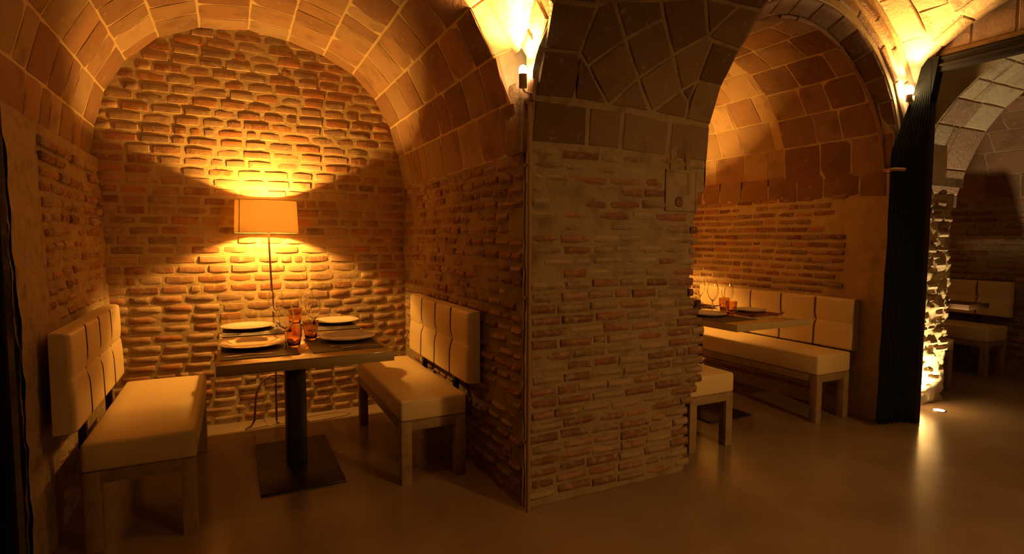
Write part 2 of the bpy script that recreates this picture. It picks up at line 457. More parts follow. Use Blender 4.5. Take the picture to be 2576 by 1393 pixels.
# ---------------------------------------------------------------- arches across the corridor
PROF = [(2.37, 1.60), (2.37, 1.78), (2.34, 1.98), (2.296, 2.10), (2.243, 2.19), (2.167, 2.29), (2.094, 2.38), (2.036, 2.447), (1.98, 2.514), (1.85, 2.63), (1.6, 2.78), (1.3, 2.90), (.9, 2.95)]
PROFM = PROF + [(1.8-y, z) for y, z in PROF[-2::-1]]
def prof_arch(name, x0, x1, prof, m, ztop=3.3, xfun=None):
    """solid arch band: intrados along prof, vertical faces at x0 and x1"""
    us = rng(0, 1, .05); P = []
    for (a, b_) in zip(prof, prof[1:]):
        k = max(1, int(math.hypot(b_[0]-a[0], b_[1]-a[1])/.04))
        for i in range(k): P.append((a[0]+(b_[0]-a[0])*i/k, a[1]+(b_[1]-a[1])*i/k))
    P.append(prof[-1])
    verts = []; faces = []
    nu = len(us)
    for (y, z) in P:
        for u in us:
            x = x0+(x1-x0)*u
            if u == 0: x += .012*noise.noise(Vector((y*9, z*9, x0)))
            if u == 1: x += .014*noise.noise(Vector((y*9, z*9, x1)))
            d = fb((x, y, z), 7)*.004
            verts.append((x, y, z+d))
    for j in range(len(P)-1):
        for i in range(nu-1):
            a = j*nu+i; faces.append((a, a+1, a+nu+1, a+nu))
    top0 = []; top1 = []
    for j, (y, z) in enumerate(P):
        top0.append(len(verts)); verts.append((x0, y, ztop)); top1.append(len(verts)); verts.append((x1, y, ztop))
    for j in range(len(P)-1):
        faces.append((j*nu, (j+1)*nu, top0[j+1], top0[j])); faces.append((j*nu+nu-1, (j+1)*nu+nu-1, top1[j+1], top1[j]))
    me = bpy.data.meshes.new(name); me.from_pydata(verts, [], faces); me.materials.append(m); me.update()
    return struct(link(name, me))
def poly_piece(name, pts, nrm, m, parent, inset=.006, proud=.006, depth=.03, col=None, jt=.0015):
    pts = [Vector(p) for p in pts]; n = len(pts); c = sum(pts, Vector())/n
    if nrm is None:
        nrm = Vector()
        for i in range(n): nrm += (pts[i]-c).cross(pts[(i+1) % n]-c)
        nrm.normalize()
        if nrm.dot(Vector((0, 0, H))-c) < 0: nrm = -nrm
    def ins(k):
        out = []
        for i, p in enumerate(pts):
            d = (c-p); l = d.length
            a = (pts[i-1]-p).normalized(); b_ = (pts[(i+1) % n]-p).normalized()
            s = math.sqrt(max(.05, (1-a.dot(b_))/2))       # sin of half the corner angle
            out.append(p + (a+b_).normalized()*min(k/s, l*.5) if (a+b_).length > .05 else p + d.normalized()*k)
        return out
    f = [p+nrm*(proud+random.uniform(-jt, jt)) for p in ins(inset+.006)]
    e = [p+nrm*(proud-.005) for p in ins(inset)]
    k = [p-nrm*depth for p in ins(inset)]
    vs = f+e+k+[sum(f, Vector())/n + nrm*.001]
    org = c
    vs = [tuple(v-org) for v in vs]; fs = []
    for i in range(n):
        j = (i+1) % n
        fs += [(3*n, i, j), (i, n+i, n+j, j), (n+i, 2*n+i, 2*n+j, n+j)]
    me = bpy.data.meshes.new(name); me.from_pydata(vs, [], fs); me.materials.append(m); me.update()
    o = link(name, me, parent, org); o.color = (*(col or jit(random.choice(ST))), 1)
    return o
t1 = prof_arch('ceiling_arch', 1.262, 2.405, PROFM, M['plaster'])
random.seed(31)
T1 = [[(1.244,2.12,2.348),(1.309,2.116,2.353),(1.478,2.108,2.363),(1.472,2.238,2.196),(1.278,2.246,2.185)],[(1.278,2.246,2.185),(1.472,2.238,2.196),(1.48,2.273,2.139),(1.503,2.331,2.005),(1.284,2.335,1.995)],[(1.478,2.108,2.363),(1.548,2.084,2.392),(1.689,2.179,2.274),(1.535,2.266,2.151),(1.472,2.238,2.196)],[(1.472,2.238,2.196),(1.535,2.266,2.151),(1.707,2.333,2.0),(1.503,2.331,2.005),(1.48,2.273,2.139)],[(1.535,2.266,2.151),(1.689,2.179,2.274),(1.846,2.274,2.137),(1.707,2.333,2.0)],[(1.548,2.084,2.392),(1.791,2.054,2.426),(1.852,2.102,2.371),(1.689,2.179,2.274)],[(1.689,2.179,2.274),(1.852,2.102,2.371),(1.999,2.196,2.252),(1.846,2.274,2.137)],[(1.707,2.333,2.0),(1.846,2.274,2.137),(1.974,2.335,1.993)],[(1.846,2.274,2.137),(1.999,2.196,2.252),(2.142,2.287,2.115),(1.984,2.335,1.994)],[(1.791,2.054,2.426),(2.025,2.017,2.47),(2.155,2.121,2.347),(1.999,2.196,2.252),(1.852,2.102,2.371)],[(1.999,2.196,2.252),(2.155,2.121,2.347),(2.197,2.132,2.333),(2.226,2.257,2.166),(2.142,2.287,2.115)],[(2.142,2.287,2.115),(2.226,2.257,2.166),(2.214,2.309,2.065)],[(1.984,2.335,1.994),(2.142,2.287,2.115),(2.214,2.309,2.065),(2.226,2.339,1.981)],[(2.226,2.257,2.166),(2.197,2.132,2.333),(2.401,2.142,2.321),(2.407,2.261,2.16)],[(2.214,2.309,2.065),(2.226,2.257,2.166),(2.407,2.261,2.16),(2.414,2.342,1.969),(2.226,2.339,1.981)],[(2.155,2.121,2.347),(2.25,2.015,2.472),(2.398,2.013,2.474),(2.401,2.142,2.321),(2.197,2.132,2.333)],[(2.025,2.017,2.47),(2.25,2.015,2.472),(2.155,2.121,2.347)],[(1.206,2.052,2.429),(1.42,2.023,2.462),(1.478,2.108,2.363),(1.309,2.116,2.353),(1.244,2.12,2.348)],[(1.42,2.023,2.462),(1.719,1.984,2.509),(1.791,2.054,2.426),(1.548,2.084,2.392),(1.478,2.108,2.363)],[(1.719,1.984,2.509),(1.952,1.948,2.543),(2.025,2.017,2.47),(1.791,2.054,2.426)],[(1.952,1.948,2.543),(2.412,1.899,2.586),(2.398,2.013,2.474),(2.25,2.015,2.472),(2.025,2.017,2.47)],[(1.286,2.337,1.989),(1.587,2.338,1.985),(1.602,2.368,1.793),(1.285,2.369,1.789)],[(1.595,2.338,1.986),(1.8,2.338,1.986),(1.809,2.368,1.794),(1.606,2.368,1.793)],[(1.809,2.337,1.987),(2.118,2.342,1.964),(2.123,2.37,1.775),(1.814,2.368,1.791)],[(2.128,2.342,1.965),(2.414,2.342,1.965),(2.428,2.37,1.768),(2.133,2.37,1.772)]]
for P in T1: poly_piece('stone', P, None, M['stone'], t1, .0075, .0035, col=jit(random.choice([(.20, .125, .07), (.165, .095, .055), (.235, .15, .09), (.19, .12, .07)]), .12))
# stones on the flank of the arch that looks into the first bay, and its rear part past the frame
def flank(x, side, prof, t, thick=.22, pal=ST, m='stone', every=3):
    P = prof
    for i in range(1, len(P)-1):
        a = Vector((x, P[i][0], P[i][1])); b_ = Vector((x, P[i+1][0], P[i+1][1]))
        ta = (b_-a).normalized(); na = Vector((0, -ta.z, ta.y))
        if na.z < 0 and na.y < 0: na = -na
        if na.y < 0 and i < 3: na = -na
        na = Vector((0, abs(na.y)*.8, abs(na.z)+.25)).normalized()
        q = [a, b_, b_+na*thick, a+na*thick]
        poly_piece('stone', q, Vector((side, 0, 0)), M[m], t, .005, .006, col=jit(random.choice(pal)))
flank(1.262, -1, PROF[2:11], t1)

# arch past the curtain, lit from the floor
P2 = [(2.50, 1.60), (2.50, 1.70), (2.447, 1.895), (2.327, 2.193), (2.209, 2.354), (2.09, 2.46), (1.95, 2.56), (1.75, 2.68), (1.45, 2.80), (1.2, 2.86), (.9, 2.88)]
P2M = P2 + [(1.8-y, z) for y, z in P2[-2::-1]]
t2 = prof_arch('ceiling_arch', 4.66, 5.345, P2M, M['mortar'])
random.seed(33)
for i in range(1, 9):
    a = Vector((0, *P2[i])); b_ = Vector((0, *P2[i+1])); x = 4.665
    cuts = [0]+sorted(random.uniform(.2, .8) if k == 0 else (random.uniform(.25, .4) if k == 1 else random.uniform(.6, .75)) for k in range(random.choice((1, 2, 2))))+[1]
    for c0, c1 in zip(cuts, cuts[1:]):
        if c1-c0 < .08: continue
        x0 = 4.665+.675*c0; x1 = 4.665+.675*c1
        poly_piece('stone', [Vector((x0, a.y, a.z)), Vector((x1, a.y, a.z)), Vector((x1, b_.y, b_.z)), Vector((x0, b_.y, b_.z))], None, M['stone_pale'], t2, .005, .008, col=jit(random.choice(STP), .1))
t2b = prof_arch('ceiling_arch_foot', 4.49, 4.66, P2[:4], M['mortar'], 2.2)
for i in (1, 2):
    a, b_ = P2[i], P2[i+1]
    poly_piece('stone', [Vector((4.495, a[0], a[1])), Vector((4.66, a[0], a[1])), Vector((4.66, b_[0], b_[1])), Vector((4.495, b_[0], b_[1]))], None, M['stone_pale'], t2b, .005, .008, col=jit(random.choice(STP), .1))
# wall over the frame
bm = bmesh.new()
box(bm, 4.452, 4.655, -2.0, 2.30, 2.60, 3.3)
w5 = struct(finish('wall_over_frame', bm, M['plaster']))
random.seed(34)
for k in range(9):
    y0 = 2.28-.24*k; 
    poly_piece('stone', [Vector((4.452, y0, 2.64)), Vector((4.452, y0-.235, 2.64)), Vector((4.452, y0-.235, 2.93)), Vector((4.452, y0, 2.93 if k else 2.70))], Vector((-1, 0, 0)), M['stone'], w5, .003, .006, col=jit((.40, .27, .17), .06))

# ---------------------------------------------------------------- corridor vault webs (groined), solid heightfields
MAINP = [(2.55, 2.30), (2.37, 2.45), (2.289, 2.59), (2.104, 2.75), (1.891, 2.842), (1.5, 2.95), (.9, 3.0)]
def mainz(y, dz=0):
    y = max(y, 1.8-y)
    for (a, z0), (b_, z1) in zip(MAINP, MAINP[1:]):
        if y >= b_: 
            t = (min(y, a)-b_)/(a-b_); return z1+(z0-z1)*t+dz
    return 3.0+dz
def web(name, x0, x1, y0, cx, r, dz, seed, zc=1.76, nst=True):
    def z_(x, y):
        c = zc+math.sqrt(max(0, r*r-(x-cx)**2)) if abs(x-cx) < r else 0
        return min(3.25, max(mainz(y, dz), c))
    xs = rng(x0, x1, .05); ys = rng(-.6, y0, .05)
    o = surface(name, lambda u, v: (Vector((u, v, z_(u, v))), -ZV), xs, ys, M['mortar'], .006, 8)
    struct(o)
    if nst:
        random.seed(seed)
        y = y0
        rows = [2.50, 2.37, 2.20, 2.02, 1.80, 1.55, 1.28]
        rows = [q for q in rows if q <= y0+.001]
        for ya, yb in zip(rows, rows[1:]):
            x = x0+.01
            while x < x1-.05:
                L_ = random.uniform(.16, .30); e = min(x+L_, x1-.01)
                xm = (x+e)/2
                q = [Vector((x, ya, z_(x, ya))), Vector((e, ya, z_(e, ya))), Vector((e, yb, z_(e, yb))), Vector((x, yb, z_(x, yb)))]
                poly_piece('stone', q, None, M['stone'], o, .004, .006, col=jit((.50, .36, .20), .12))
                x = e
    return o
web('ceiling_web', -.82, 1.262, 2.50, .245, 1.12, -.17, 41)
web('ceiling_web', 2.405, 4.452, 2.37, 3.315, 1.255, 0, 42, 1.86)
web('ceiling_web', 5.345, 7.1, 2.5, 6.2, 1.0, 0, 43, nst=False)
# wall of the corridor over the opening of the first room
bm = bmesh.new()
arc = [(x, z) for x, z in VPOLY]
ring = [(x, z) for x, z in VPOLY if z > 1.9]
outer = []
for x, z in ring:
    d = Vector((x-.245, z-1.76)); outer.append((.245+d.x*1.6, 1.76+d.y*1.6))
for (a, b_, c, d) in zip(ring, ring[1:], outer[1:], outer):
    vs = [bm.verts.new((p[0], 2.505, p[1])) for p in (a, b_, c, d)]; bm.faces.new(vs)
w6 = struct(finish('wall_over_arch', bm, M['mortar']))
random.seed(45)
for (a, b_, c, d) in zip(ring, ring[1:], outer[1:], outer):
    def lp(p, q, t): return Vector((p[0]+(q[0]-p[0])*t, 2.505, p[1]+(q[1]-p[1])*t))
    for t0, t1_ in ((0, .34), (.34, .62)):
        poly_piece('stone', [lp(a, d, t0), lp(b_, c, t0), lp(b_, c, t1_), lp(a, d, t1_)], Vector((0, -1, 0)), M['stone'], w6, .004, .007, col=jit((.42, .29, .17)))
# ledge on top of the pier corner, rough and broken
def ledge(u, v):
    return Vector((1.235+u*.05, 2.365+v*.14, 1.78)), -YV
bm = bmesh.new(); random.seed(5)
box(bm, 1.225, 1.29, 2.36, 2.52, 1.74, 2.075, .015, 2)
for v in bm.verts: v.co += Vector((random.uniform(-.006, .006), random.uniform(-.006, .006), random.uniform(-.006, .006)))
o = finish('stone', bm, M['stone'], t1, 50); o.color = (.34, .22, .13, 1)

# ---------------------------------------------------------------- second room
X0b, X1b = 2.42, 4.23
def arcp(cx, cz, r, n, a0=0, a1=PI):
    return [(cx+r*math.cos(a0+(a1-a0)*i/n), cz+r*math.sin(a0+(a1-a0)*i/n)) for i in range(n+1)]
w2 = surface('wall_far', lambda u, v: (Vector((4.23, u, v)), -XV), rng(CY-.005, 4.48, .018), rng(0, 1.80, .018), M['mortar'], .008, 6)
struct(w2)
random.seed(51)
l2 = Layer(w2, 'brick', VD, M['brickd_s'])
lay(l2, Vector((4.23, 0, 0)), YV, -XV, 2.70, 4.45, .10, 1.66, .062, .165, (.016, .026), [jit(c, 0) for c in BR_D]+[(.42, .20, .10), (.46, .24, .12)], wave=.006, off=.004, offj=.004,
    keep=lambda y, z: y > 2.62+.35*fb((0, z*2, 1), 1.3)+.18*(z/1.66), drop=.04, pri=lambda u, z: z-.2*u)
l2.build(295)
random.seed(52)
l2s = Layer(w2, 'stone', VS)
lay(l2s, Vector((4.23, 0, 0)), YV, -XV, 2.42, 4.45, 1.665, 1.80, .215, .26, (.014, .014), ST, off=.002, offj=.002)
l2s.build()
plain_wall('wall_rear', 2.35, 4.3, BY, BY+.1, 0, 2.95, M['mortar'])
random.seed(57)
wrr = [o for o in C.objects if o.name == 'wall_rear'][0]
lrr = Layer(wrr, 'brick', VB, M['brick_s'])
lay(lrr, Vector((0, BY, 0)), XV, -YV, 2.40, 4.22, .02, 2.75, .0675, .170, (.025, .0205), BR_L, keep=lambda x, z: z < 1.85 or math.hypot(x-3.315, z-1.86) < .95, wave=.003, offj=.0028, pri=lambda x, z: z)
lrr.build()
plain_wall('wall_core', 1.36, 2.30, 2.62, 4.6, 0, 1.6)
VA = arcp(3.315, 1.86, .915, 12); VBk = arcp(3.315, 1.86, .965, 12)
VA = [(4.23, 1.80)]+VA[1:]; VBk = [(4.25, 1.80)]+VBk[1:]
facet_vault('ceiling_vault', VA, lambda s: 2.5 if .1 < s < .9 else CY, 3.25, M['mortar'], VS, ST, 53, lens=(.2, .34))
facet_vault('ceiling_vault', VBk, lambda s: 3.25, BY+.01, M['mortar'], VS, [(.40, .27, .16), (.46, .33, .20), (.36, .21, .12)], 54, lens=(.2, .34))
# face of the step in the vault
bm = bmesh.new()
for (a, b_, c, d) in zip(VA, VA[1:], VBk[1:], VBk):
    bm.faces.new([bm.verts.new((p[0], 3.25, p[1])) for p in (a, b_, c, d)])
struct(finish('ceiling_step', bm, M['mortar']))
# arch face: rings of voussoirs in the plane of the pier fronts
bm = bmesh.new()
ra, rb = arcp(3.315, 1.86, .985, 40, -.06, PI+.06), arcp(3.315, 1.86, 1.6, 40, -.06, PI+.06)
for (a, b_, c, d) in zip(ra, ra[1:], rb[1:], rb):
    bm.faces.new([bm.verts.new((p[0], CY+.004, p[1])) for p in (a, b_, c, d)])
w7 = struct(finish('wall_arch_face', bm, M['mortar']))
random.seed(55)
def ring_pieces(cx, cz, r0, r1, steps, parent, m, pal, y=CY, proud=.008, rand=.25):
    a = -.02
    while a < PI:
        s = steps*random.uniform(1-rand, 1+rand); b_ = a+s
        q = [Vector((cx+r*math.cos(t), y, cz+r*math.sin(t))) for r, t in ((r0, a), (r0, b_), (r1, b_), (r1, a))]
        poly_piece('stone', q, Vector((0, -1, 0)), M[m], parent, .005, proud, col=jit(random.choice(pal)), jt=.003)
        a = b_
bm = bmesh.new(); rc = arcp(3.315, 1.86, .912, 40, -.06, PI+.06)
for (a, b_, c, d) in zip(rc, rc[1:], ra[1:], ra):
    bm.faces.new([bm.verts.new((a[0], 2.50, a[1])), bm.verts.new((b_[0], 2.50, b_[1])), bm.verts.new((c[0], CY+.004, c[1])), bm.verts.new((d[0], CY+.004, d[1]))])
w8 = struct(finish('wall_arch_splay', bm, M['mortar']))
a = -.03
while a < PI:
    b_ = a+.19*random.uniform(.8, 1.2)
    q = [Vector((3.315+r*math.cos(t), y, 1.86+r*math.sin(t))) for r, y, t in ((.915, 2.495, a), (.915, 2.495, b_), (.98, 2.375, b_), (.98, 2.375, a))]
    poly_piece('stone', q, None, M['stone'], w8, .006, .005, col=jit(random.choice(ST))); a = b_
ring_pieces(3.315, 1.86, 1.025, 1.085, .26, w7, 'stone', ST, proud=.010)
ring_pieces(3.315, 1.86, 1.130, 1.185, .26, w7, 'stone', ST, proud=.012)
# pier past the second room: plain front (behind the curtain) and rough lit part
wp = surface('wall_pier', lambda u, v: (Vector((4.225+u, CY-.001, v)), -YV), rng(0, .30, .02), rng(0, 1.83, .02), M['mortar_dark'], .008, 6)
struct(wp)
def lit_sil(z): return 5.30+.035*fb((z*2.2, 1, 1), 1.6)
wq = surface('wall_pier_lit', lambda u, v: (Vector((4.60+(lit_sil(v)-4.60)*min(u, 1), 2.5+(u-1 if u > 1 else 0), v)), -YV), rng(0, 1, .03)+[1.02, 1.2, 1.6, 2.0], rng(0, 1.70, .018), M['mortar'], .030, 8)
struct(wq)
random.seed(56)
lq = Layer(wq, 'brick', VD, M['brickd_s'])
lay(lq, Vector((0, 2.5, 0)), XV, -YV, 4.62, 5.3, .05, 1.66, .060, .150, (.018, .022), [(.42, .31, .2), (.36, .24, .15), (.46, .36, .25), (.30, .19, .11)], wave=.012, off=.004, offj=.014, drop=.30,
    endfun=lambda z: (4.62, lit_sil(z)+random.uniform(-.02, .025)))
lq.build()

# ---------------------------------------------------------------- third room
w3 = surface('wall_end', lambda u, v: (Vector((7.0, u, v)), -XV), rng(2.0, 4.5, .04), rng(0, 1.78, .04), M['mortar_dark'], .010, 5)
struct(w3)
random.seed(61)
l3 = Layer(w3, 'brick', VD, M['brickd_s'])
lay(l3, Vector((7.0, 0, 0)), YV, -XV, 2.35, 3.7, .1, 1.62, .068, .20, (.018, .026), BR_D, wave=.008, off=.006, offj=.005, drop=.05, pri=lambda u, z: z)
l3.build(290)
VC = [(7.0, 1.68)]+arcp(6.16, 1.76, .84, 11)
facet_vault('ceiling_vault', VC, lambda s: 2.45, BY+.01, M['mortar_dark'], VS, [(.24, .13, .075), (.28, .15, .085), (.20, .11, .065)], 62, lens=(.28, .42))
bm = bmesh.new(); ri, ro = arcp(6.16, 1.76, .84, 24, -.08, PI), arcp(6.16, 1.76, 1.7, 24, -.08, PI)
for (a, b_, c, d) in zip(ri, ri[1:], ro[1:], ro): bm.faces.new([bm.verts.new((p[0], 2.455, p[1])) for p in (a, b_, c, d)])
struct(finish('wall_over_arch', bm, M['mortar_dark']))
plain_wall('wall_rear', 5.2, 7.1, BY, BY+.1, 0, 2.95)
plain_wall('wall_core', 4.40, 5.20, 2.62, 4.6, 0, 2.6)
wz = plain_wall('wall_end_front', 7.0, 7.1, -2.7, 2.45, 0, 3.3)

# ---------------------------------------------------------------- dark frame and curtain at the opening
fr = thing('door_frame', 'tall dark frame standing beside the black curtain on the right', 'frame', (4.44, 2.25, 0))
def part_box(name, x0, x1, y0, y1, z0, z1, m, parent, bev=.003, sm=40):
    bm = bmesh.new(); L0 = parent.location
    box(bm, x0-L0.x, x1-L0.x, y0-L0.y, y1-L0.y, z0-L0.z, z1-L0.z, bev); return finish(name, bm, M[m], parent, sm)
part_box('jamb', 4.41, 4.47, 2.245, 2.33, 0, 2.56, 'frame', fr)
part_box('jamb_moulding', 4.395, 4.41, 2.262, 2.282, 0, 2.56, 'frame', fr)
part_box('lintel', 4.41, 4.47, -.55, 2.33, 2.50, 2.605, 'frame', fr)
part_box('lintel_moulding', 4.395, 4.41, -.55, 2.33, 2.53, 2.545, 'frame', fr)
part_box('lintel_moulding', 4.398, 4.41, -.55, 2.33, 2.575, 2.588, 'frame', fr)
# infill of the frame corner
bm = bmesh.new()
pts = [(2.30, 1.7), (2.36, 1.7), (2.365, 1.9), (2.36, 2.2), (2.345, 2.4), (2.30, 2.60), (2.20, 2.60), (2.245, 2.3)]
lo = [bm.verts.new((-.055, y-2.25, z)) for y, z in pts]; hi = [bm.verts.new((.03, y-2.25, z)) for y, z in pts]
bm.faces.new(lo); bm.faces.new(hi[::-1])
for i in range(len(pts)): bm.faces.new((lo[i], lo[(i+1) % len(pts)], hi[(i+1) % len(pts)], hi[i]))
finish('corner_infill', bm, M['curtain'], fr)
# curtain: left edge follows the pier and then the vault
CL = [(0.012, 4.066), (.8, 4.078), (1.34, 4.102), (1.78, 4.098), (1.95, 4.108), (2.18, 4.222), (2.385, 4.345), (2.56, 4.44)]
def cl(z):
    for (a, x), (b_, y) in zip(CL, CL[1:]):
        if z <= b_: return x+(y-x)*(z-a)/(b_-a)
    return CL[-1][1]
def curtain(name, label, left, right, yl, yr, ztop, folds, zbot=.012):
    verts = []; faces = []; nu = 110; zs = rng(zbot, ztop, .035)
    for k, z in enumerate(zs):
        xl = left(z); xr = right(z)
        for i in range(nu+1):
            u = i/nu
            ph = 2*PI*folds*u + .5*noise.noise(Vector((u*3, z*.8, 2)))
            amp = .008*(.75+.5*noise.noise(Vector((u*6, z*.4, 7))))
            zz = z if k else z + .008*math.sin(ph*1.0) 
            verts.append((xl+(xr-xl)*u + .004*math.cos(ph), yl+(yr-yl)*u + amp*math.sin(ph), zz))
    n1 = nu+1
    for j in range(len(zs)-1):
        for i in range(nu): a = j*n1+i; faces.append((a, a+1, a+n1+1, a+n1))
    me = bpy.data.meshes.new(name); me.from_pydata(verts, [], faces); me.materials.append(M['curtain'])
    me.polygons.foreach_set('use_smooth', [True]*len(faces)); me.update()
    o = link(name, me); md = o.modifiers.new('thick', 'SOLIDIFY'); md.thickness = .003
    return tag(o, label, 'curtain')
curtain('curtain', 'black curtain gathered in folds against the pier beside the dark frame', lambda z: cl(z)+.012*noise.noise(Vector((z*5, 1, 1))), lambda z: 4.385, 2.322, 2.245, 2.585, 9, .03)
curtain('curtain', 'black curtain sheet added to darken the far left edge', lambda z: -1.9, lambda z: -.752, 2.63, 2.655, 2.7, 14, .02)  # added dark sheet, stands in for shade on the left pier front

# ---------------------------------------------------------------- conduits
cd = thing('conduit_pipe', 'thin brown vertical pipe running up the corner of the brick pier', 'pipe', (1.262, 2.335, 0))
bm = bmesh.new(); tube(bm, [(0, 0, .0), (0, 0, .6), (.001, .001, 1.2), (0, 0, 2.06)], .0105, 12); finish('tube', bm, M['pipe'], cd, 60)
for z in (.35, 1.05, 1.68, 1.98):
    bm = bmesh.new(); tube(bm, [(0, 0, z-.006), (0, 0, z+.006)], .0125, 12); box(bm, -.02, .02, .008, .024, z-.006, z+.006); finish('bracket', bm, M['pipe'], cd, 40)
c2 = thing('conduit_pipe', 'thin brown cable pipe bent along the arch of the middle room', 'pipe', (4.23, 2.34, 1.7))
bm = bmesh.new()
arc = [Vector((3.315+.900*math.cos(t)-4.23, .155-.06*max(0, 1-t/.8), 1.86+.900*math.sin(t)-1.7)) for t in [i*PI*.56/30 for i in range(31)]][::-1]
arc += [Vector((-.030, .085, .135)), Vector((-.06, .05, .122)), Vector((-.165, -.045, .116)), Vector((-.150, -.07, .116)), Vector((-.09, -.085, .116))]
tube(bm, arc, .012, 10); finish('tube', bm, M['pipe'], c2, 60)
for i in (4, 12, 20, 27):
    bm = bmesh.new(); p = arc[i]; q = arc[i+1]; d = (q-p).normalized()*.008
    tube(bm, [p-d, p+d], .0165, 10); finish('clip', bm, M['pipe'], c2, 60)
bm = bmesh.new(); tube(bm, [arc[3]+Vector((.0, 0, 0)), arc[6]], .018, 12); finish('junction', bm, M['pipe'], c2, 60)

# ---------------------------------------------------------------- uplights on the pier corners
def uplight(label, loc, rz, lens_up, energy, aimto, soft=.02, spot=125):
    t = thing('uplight', label, 'spotlight', loc, rz)
    bm = bmesh.new(); tube(bm, [(0, 0, -.075), (0, 0, -.015)], .019, 16); finish('housing', bm, M['bronze'], t, 40)
    bm = bmesh.new(); tube(bm, [(0, 0, -.08), (.01, 0, -.092), (.03, 0, -.096), (.055, .01, -.094)], .005, 8); finish('bracket', bm, M['steel'], t, 60)
    bm = bmesh.new(); box(bm, .045, .062, -.012, .022, -.13, -.03, .003); finish('wall_plate', bm, M['bronze'], t, 40)
    bm = bmesh.new(); bmesh.ops.create_uvsphere(bm, u_segments=18, v_segments=12, radius=lens_up, matrix=Matrix.Diagonal((1, 1, 1.35, 1)))
    finish('bulb', bm, M['spotbulb'], t, 'all')
    l = light('uplight_beam', 'SPOT', Vector(loc)+Vector((0, -.005, .045)), energy, (1, .50, .12), soft, spot_size=math.radians(spot), spot_blend=.6)
    aim(l, aimto)
    return t
uplight('glowing spotlight on top of the brick pier corner, above the vertical pipe', (1.215, 2.315, 2.10), 0, .020, 115, (1.19, 2.28, 3.2))
uplight('glowing spotlight under the arch beside the black curtain', (4.262, 2.315, 2.375), 0, .028, 75, (4.02, 2.16, 3.2), .02, 100)
light('uplight_glow', 'POINT', (1.19, 2.27, 2.22), 1, (1, .5, .12), .02)
# recessed floor spot
fs = thing('floor_spot', 'round glowing spotlight set into the floor beside the lit pier', 'spotlight', (4.93, 2.345, 0))
bm = bmesh.new(); lathe(bm, [(.038, .0), (.038, .004), (.046, .004), (.048, .0)], 28); finish('rim', bm, M['steel'], fs, 40)
bm = bmesh.new(); lathe(bm, [(0, .005), (.03, .004), (.038, .001)], 28); finish('lens', bm, M['floorbulb'], fs, 40)
l = light('floor_beam', 'SPOT', (4.93, 2.345, .02), 120, (1, .72, .34), .03, spot_size=math.radians(120), spot_blend=.5); aim(l, (4.97, 2.46, .80))

# ---------------------------------------------------------------- floor lamp with oval shade
def oval(r, t, w, d, p=2.6):
    c, s = math.cos(t), math.sin(t)
    return (math.copysign(abs(c)**(2/p), c)*w*r, math.copysign(abs(s)**(2/p), s)*d*r)
def floor_lamp(label, loc):
    t = thing('floor_lamp', label, 'lamp', loc)
    w_, d_ = .207, .135; z0, z1 = 1.372, 1.595; n = 64
    bm = bmesh.new(); R = []
    for (z, k) in ((z0, 1.0), (z1, .955), (z1, .945), (z0, .988)):
        R.append([bm.verts.new((*oval(k, 2*PI*i/n, w_, d_), z)) for i in range(n)])
    for a, b_ in ((0, 1), (1, 2), (2, 3), (3, 0)):
        for i in range(n): bm.faces.new((R[a][i], R[a][(i+1) % n], R[b_][(i+1) % n], R[b_][i]))
    # separate inner skin is left out: one cloth layer
    sh = finish('lamp_shade', bm, M['shade'], t, 50)
    sh.data.update()
    for z in (z0, z1):
        k = 1.004 if z == z0 else .958; bm = bmesh.new()
        tube(bm, [(*oval(k, 2*PI*i/n, w_, d_), z) for i in range(n+1)], .0022, 6, False)
        finish('shade_rim', bm, M['oak'], sh, 60)
    bm = bmesh.new(); xa, ya = oval(1.003, PI+.62, w_, d_); xb, yb = oval(.958, PI+.62, w_, d_)
    tube(bm, [(xa, ya-.001, z0), (xb, yb-.001, z1)], .0022, 6); finish('shade_seam', bm, M['black'], sh, 60)
    bm = bmesh.new(); tube(bm, [(.035, 0, .36), (.028, 0, .8), (.015, 0, 1.2), (.008, 0, 1.47)], .0065, 10); finish('pole', bm, M['bronze'], t, 60)
    bm = bmesh.new(); tube(bm, [(.008, 0, 1.43), (.008, 0, 1.475)], .014, 12)
    finish('socket', bm, M['bronze'], t, 40)
    for a in (0, 2*PI/3, 4*PI/3):
        bm = bmesh.new(); tube(bm, [(.008, 0, 1.455), (.008+.19*math.cos(a), .09*math.sin(a), 1.455)], .0016, 5)
        finish('shade_carrier', bm, M['bronze'], t, 60)
    bm = bmesh.new(); bmesh.ops.create_uvsphere(bm, u_segments=16, v_segments=10, radius=.013, matrix=Matrix.Translation((.008, 0, 1.476)))
    finish('bulb', bm, M['bulb'], t, 'all')
    for a in (PI+.20, -.25, PI/2+.0):
        c, s = math.cos(a), math.sin(a); k = .30 if a == PI/2 else 1
        pr = [(0, .36), (.035, .358), (.085, .335), (.125, .28), (.140, .21), (.146, .12), (.152, .055), (.175, .018), (.215, .006)]
        bm = bmesh.new(); tube(bm, [(.035+r*c*k, r*s*k, z) for r, z in pr], [.007]*6+[.0075, .008, .005], 8); finish('leg', bm, M['bronze'], t, 60)
    return t
LX, LY = .225, 4.285
lamp1 = floor_lamp('tall floor lamp with an oval cloth shade behind the near table', (LX, LY, 0))
bm = bmesh.new()
cp = [(.03, -.01, .30), (-.02, -.01, .24), (-.055, -.012, .17), (-.062, -.015, .10), (-.045, -.02, .035), (-.01, -.035, .006), (.07, -.05, .004), (.2, -.06, .004), (.36, -.05, .004), (.50, -.02, .004), (.555, .03, .004), (.50, .075, .004), (.38, .085, .004), (.2, .06, .004), (.1, .1, .004)]
from mathutils.geometry import interpolate_bezier
sm = []
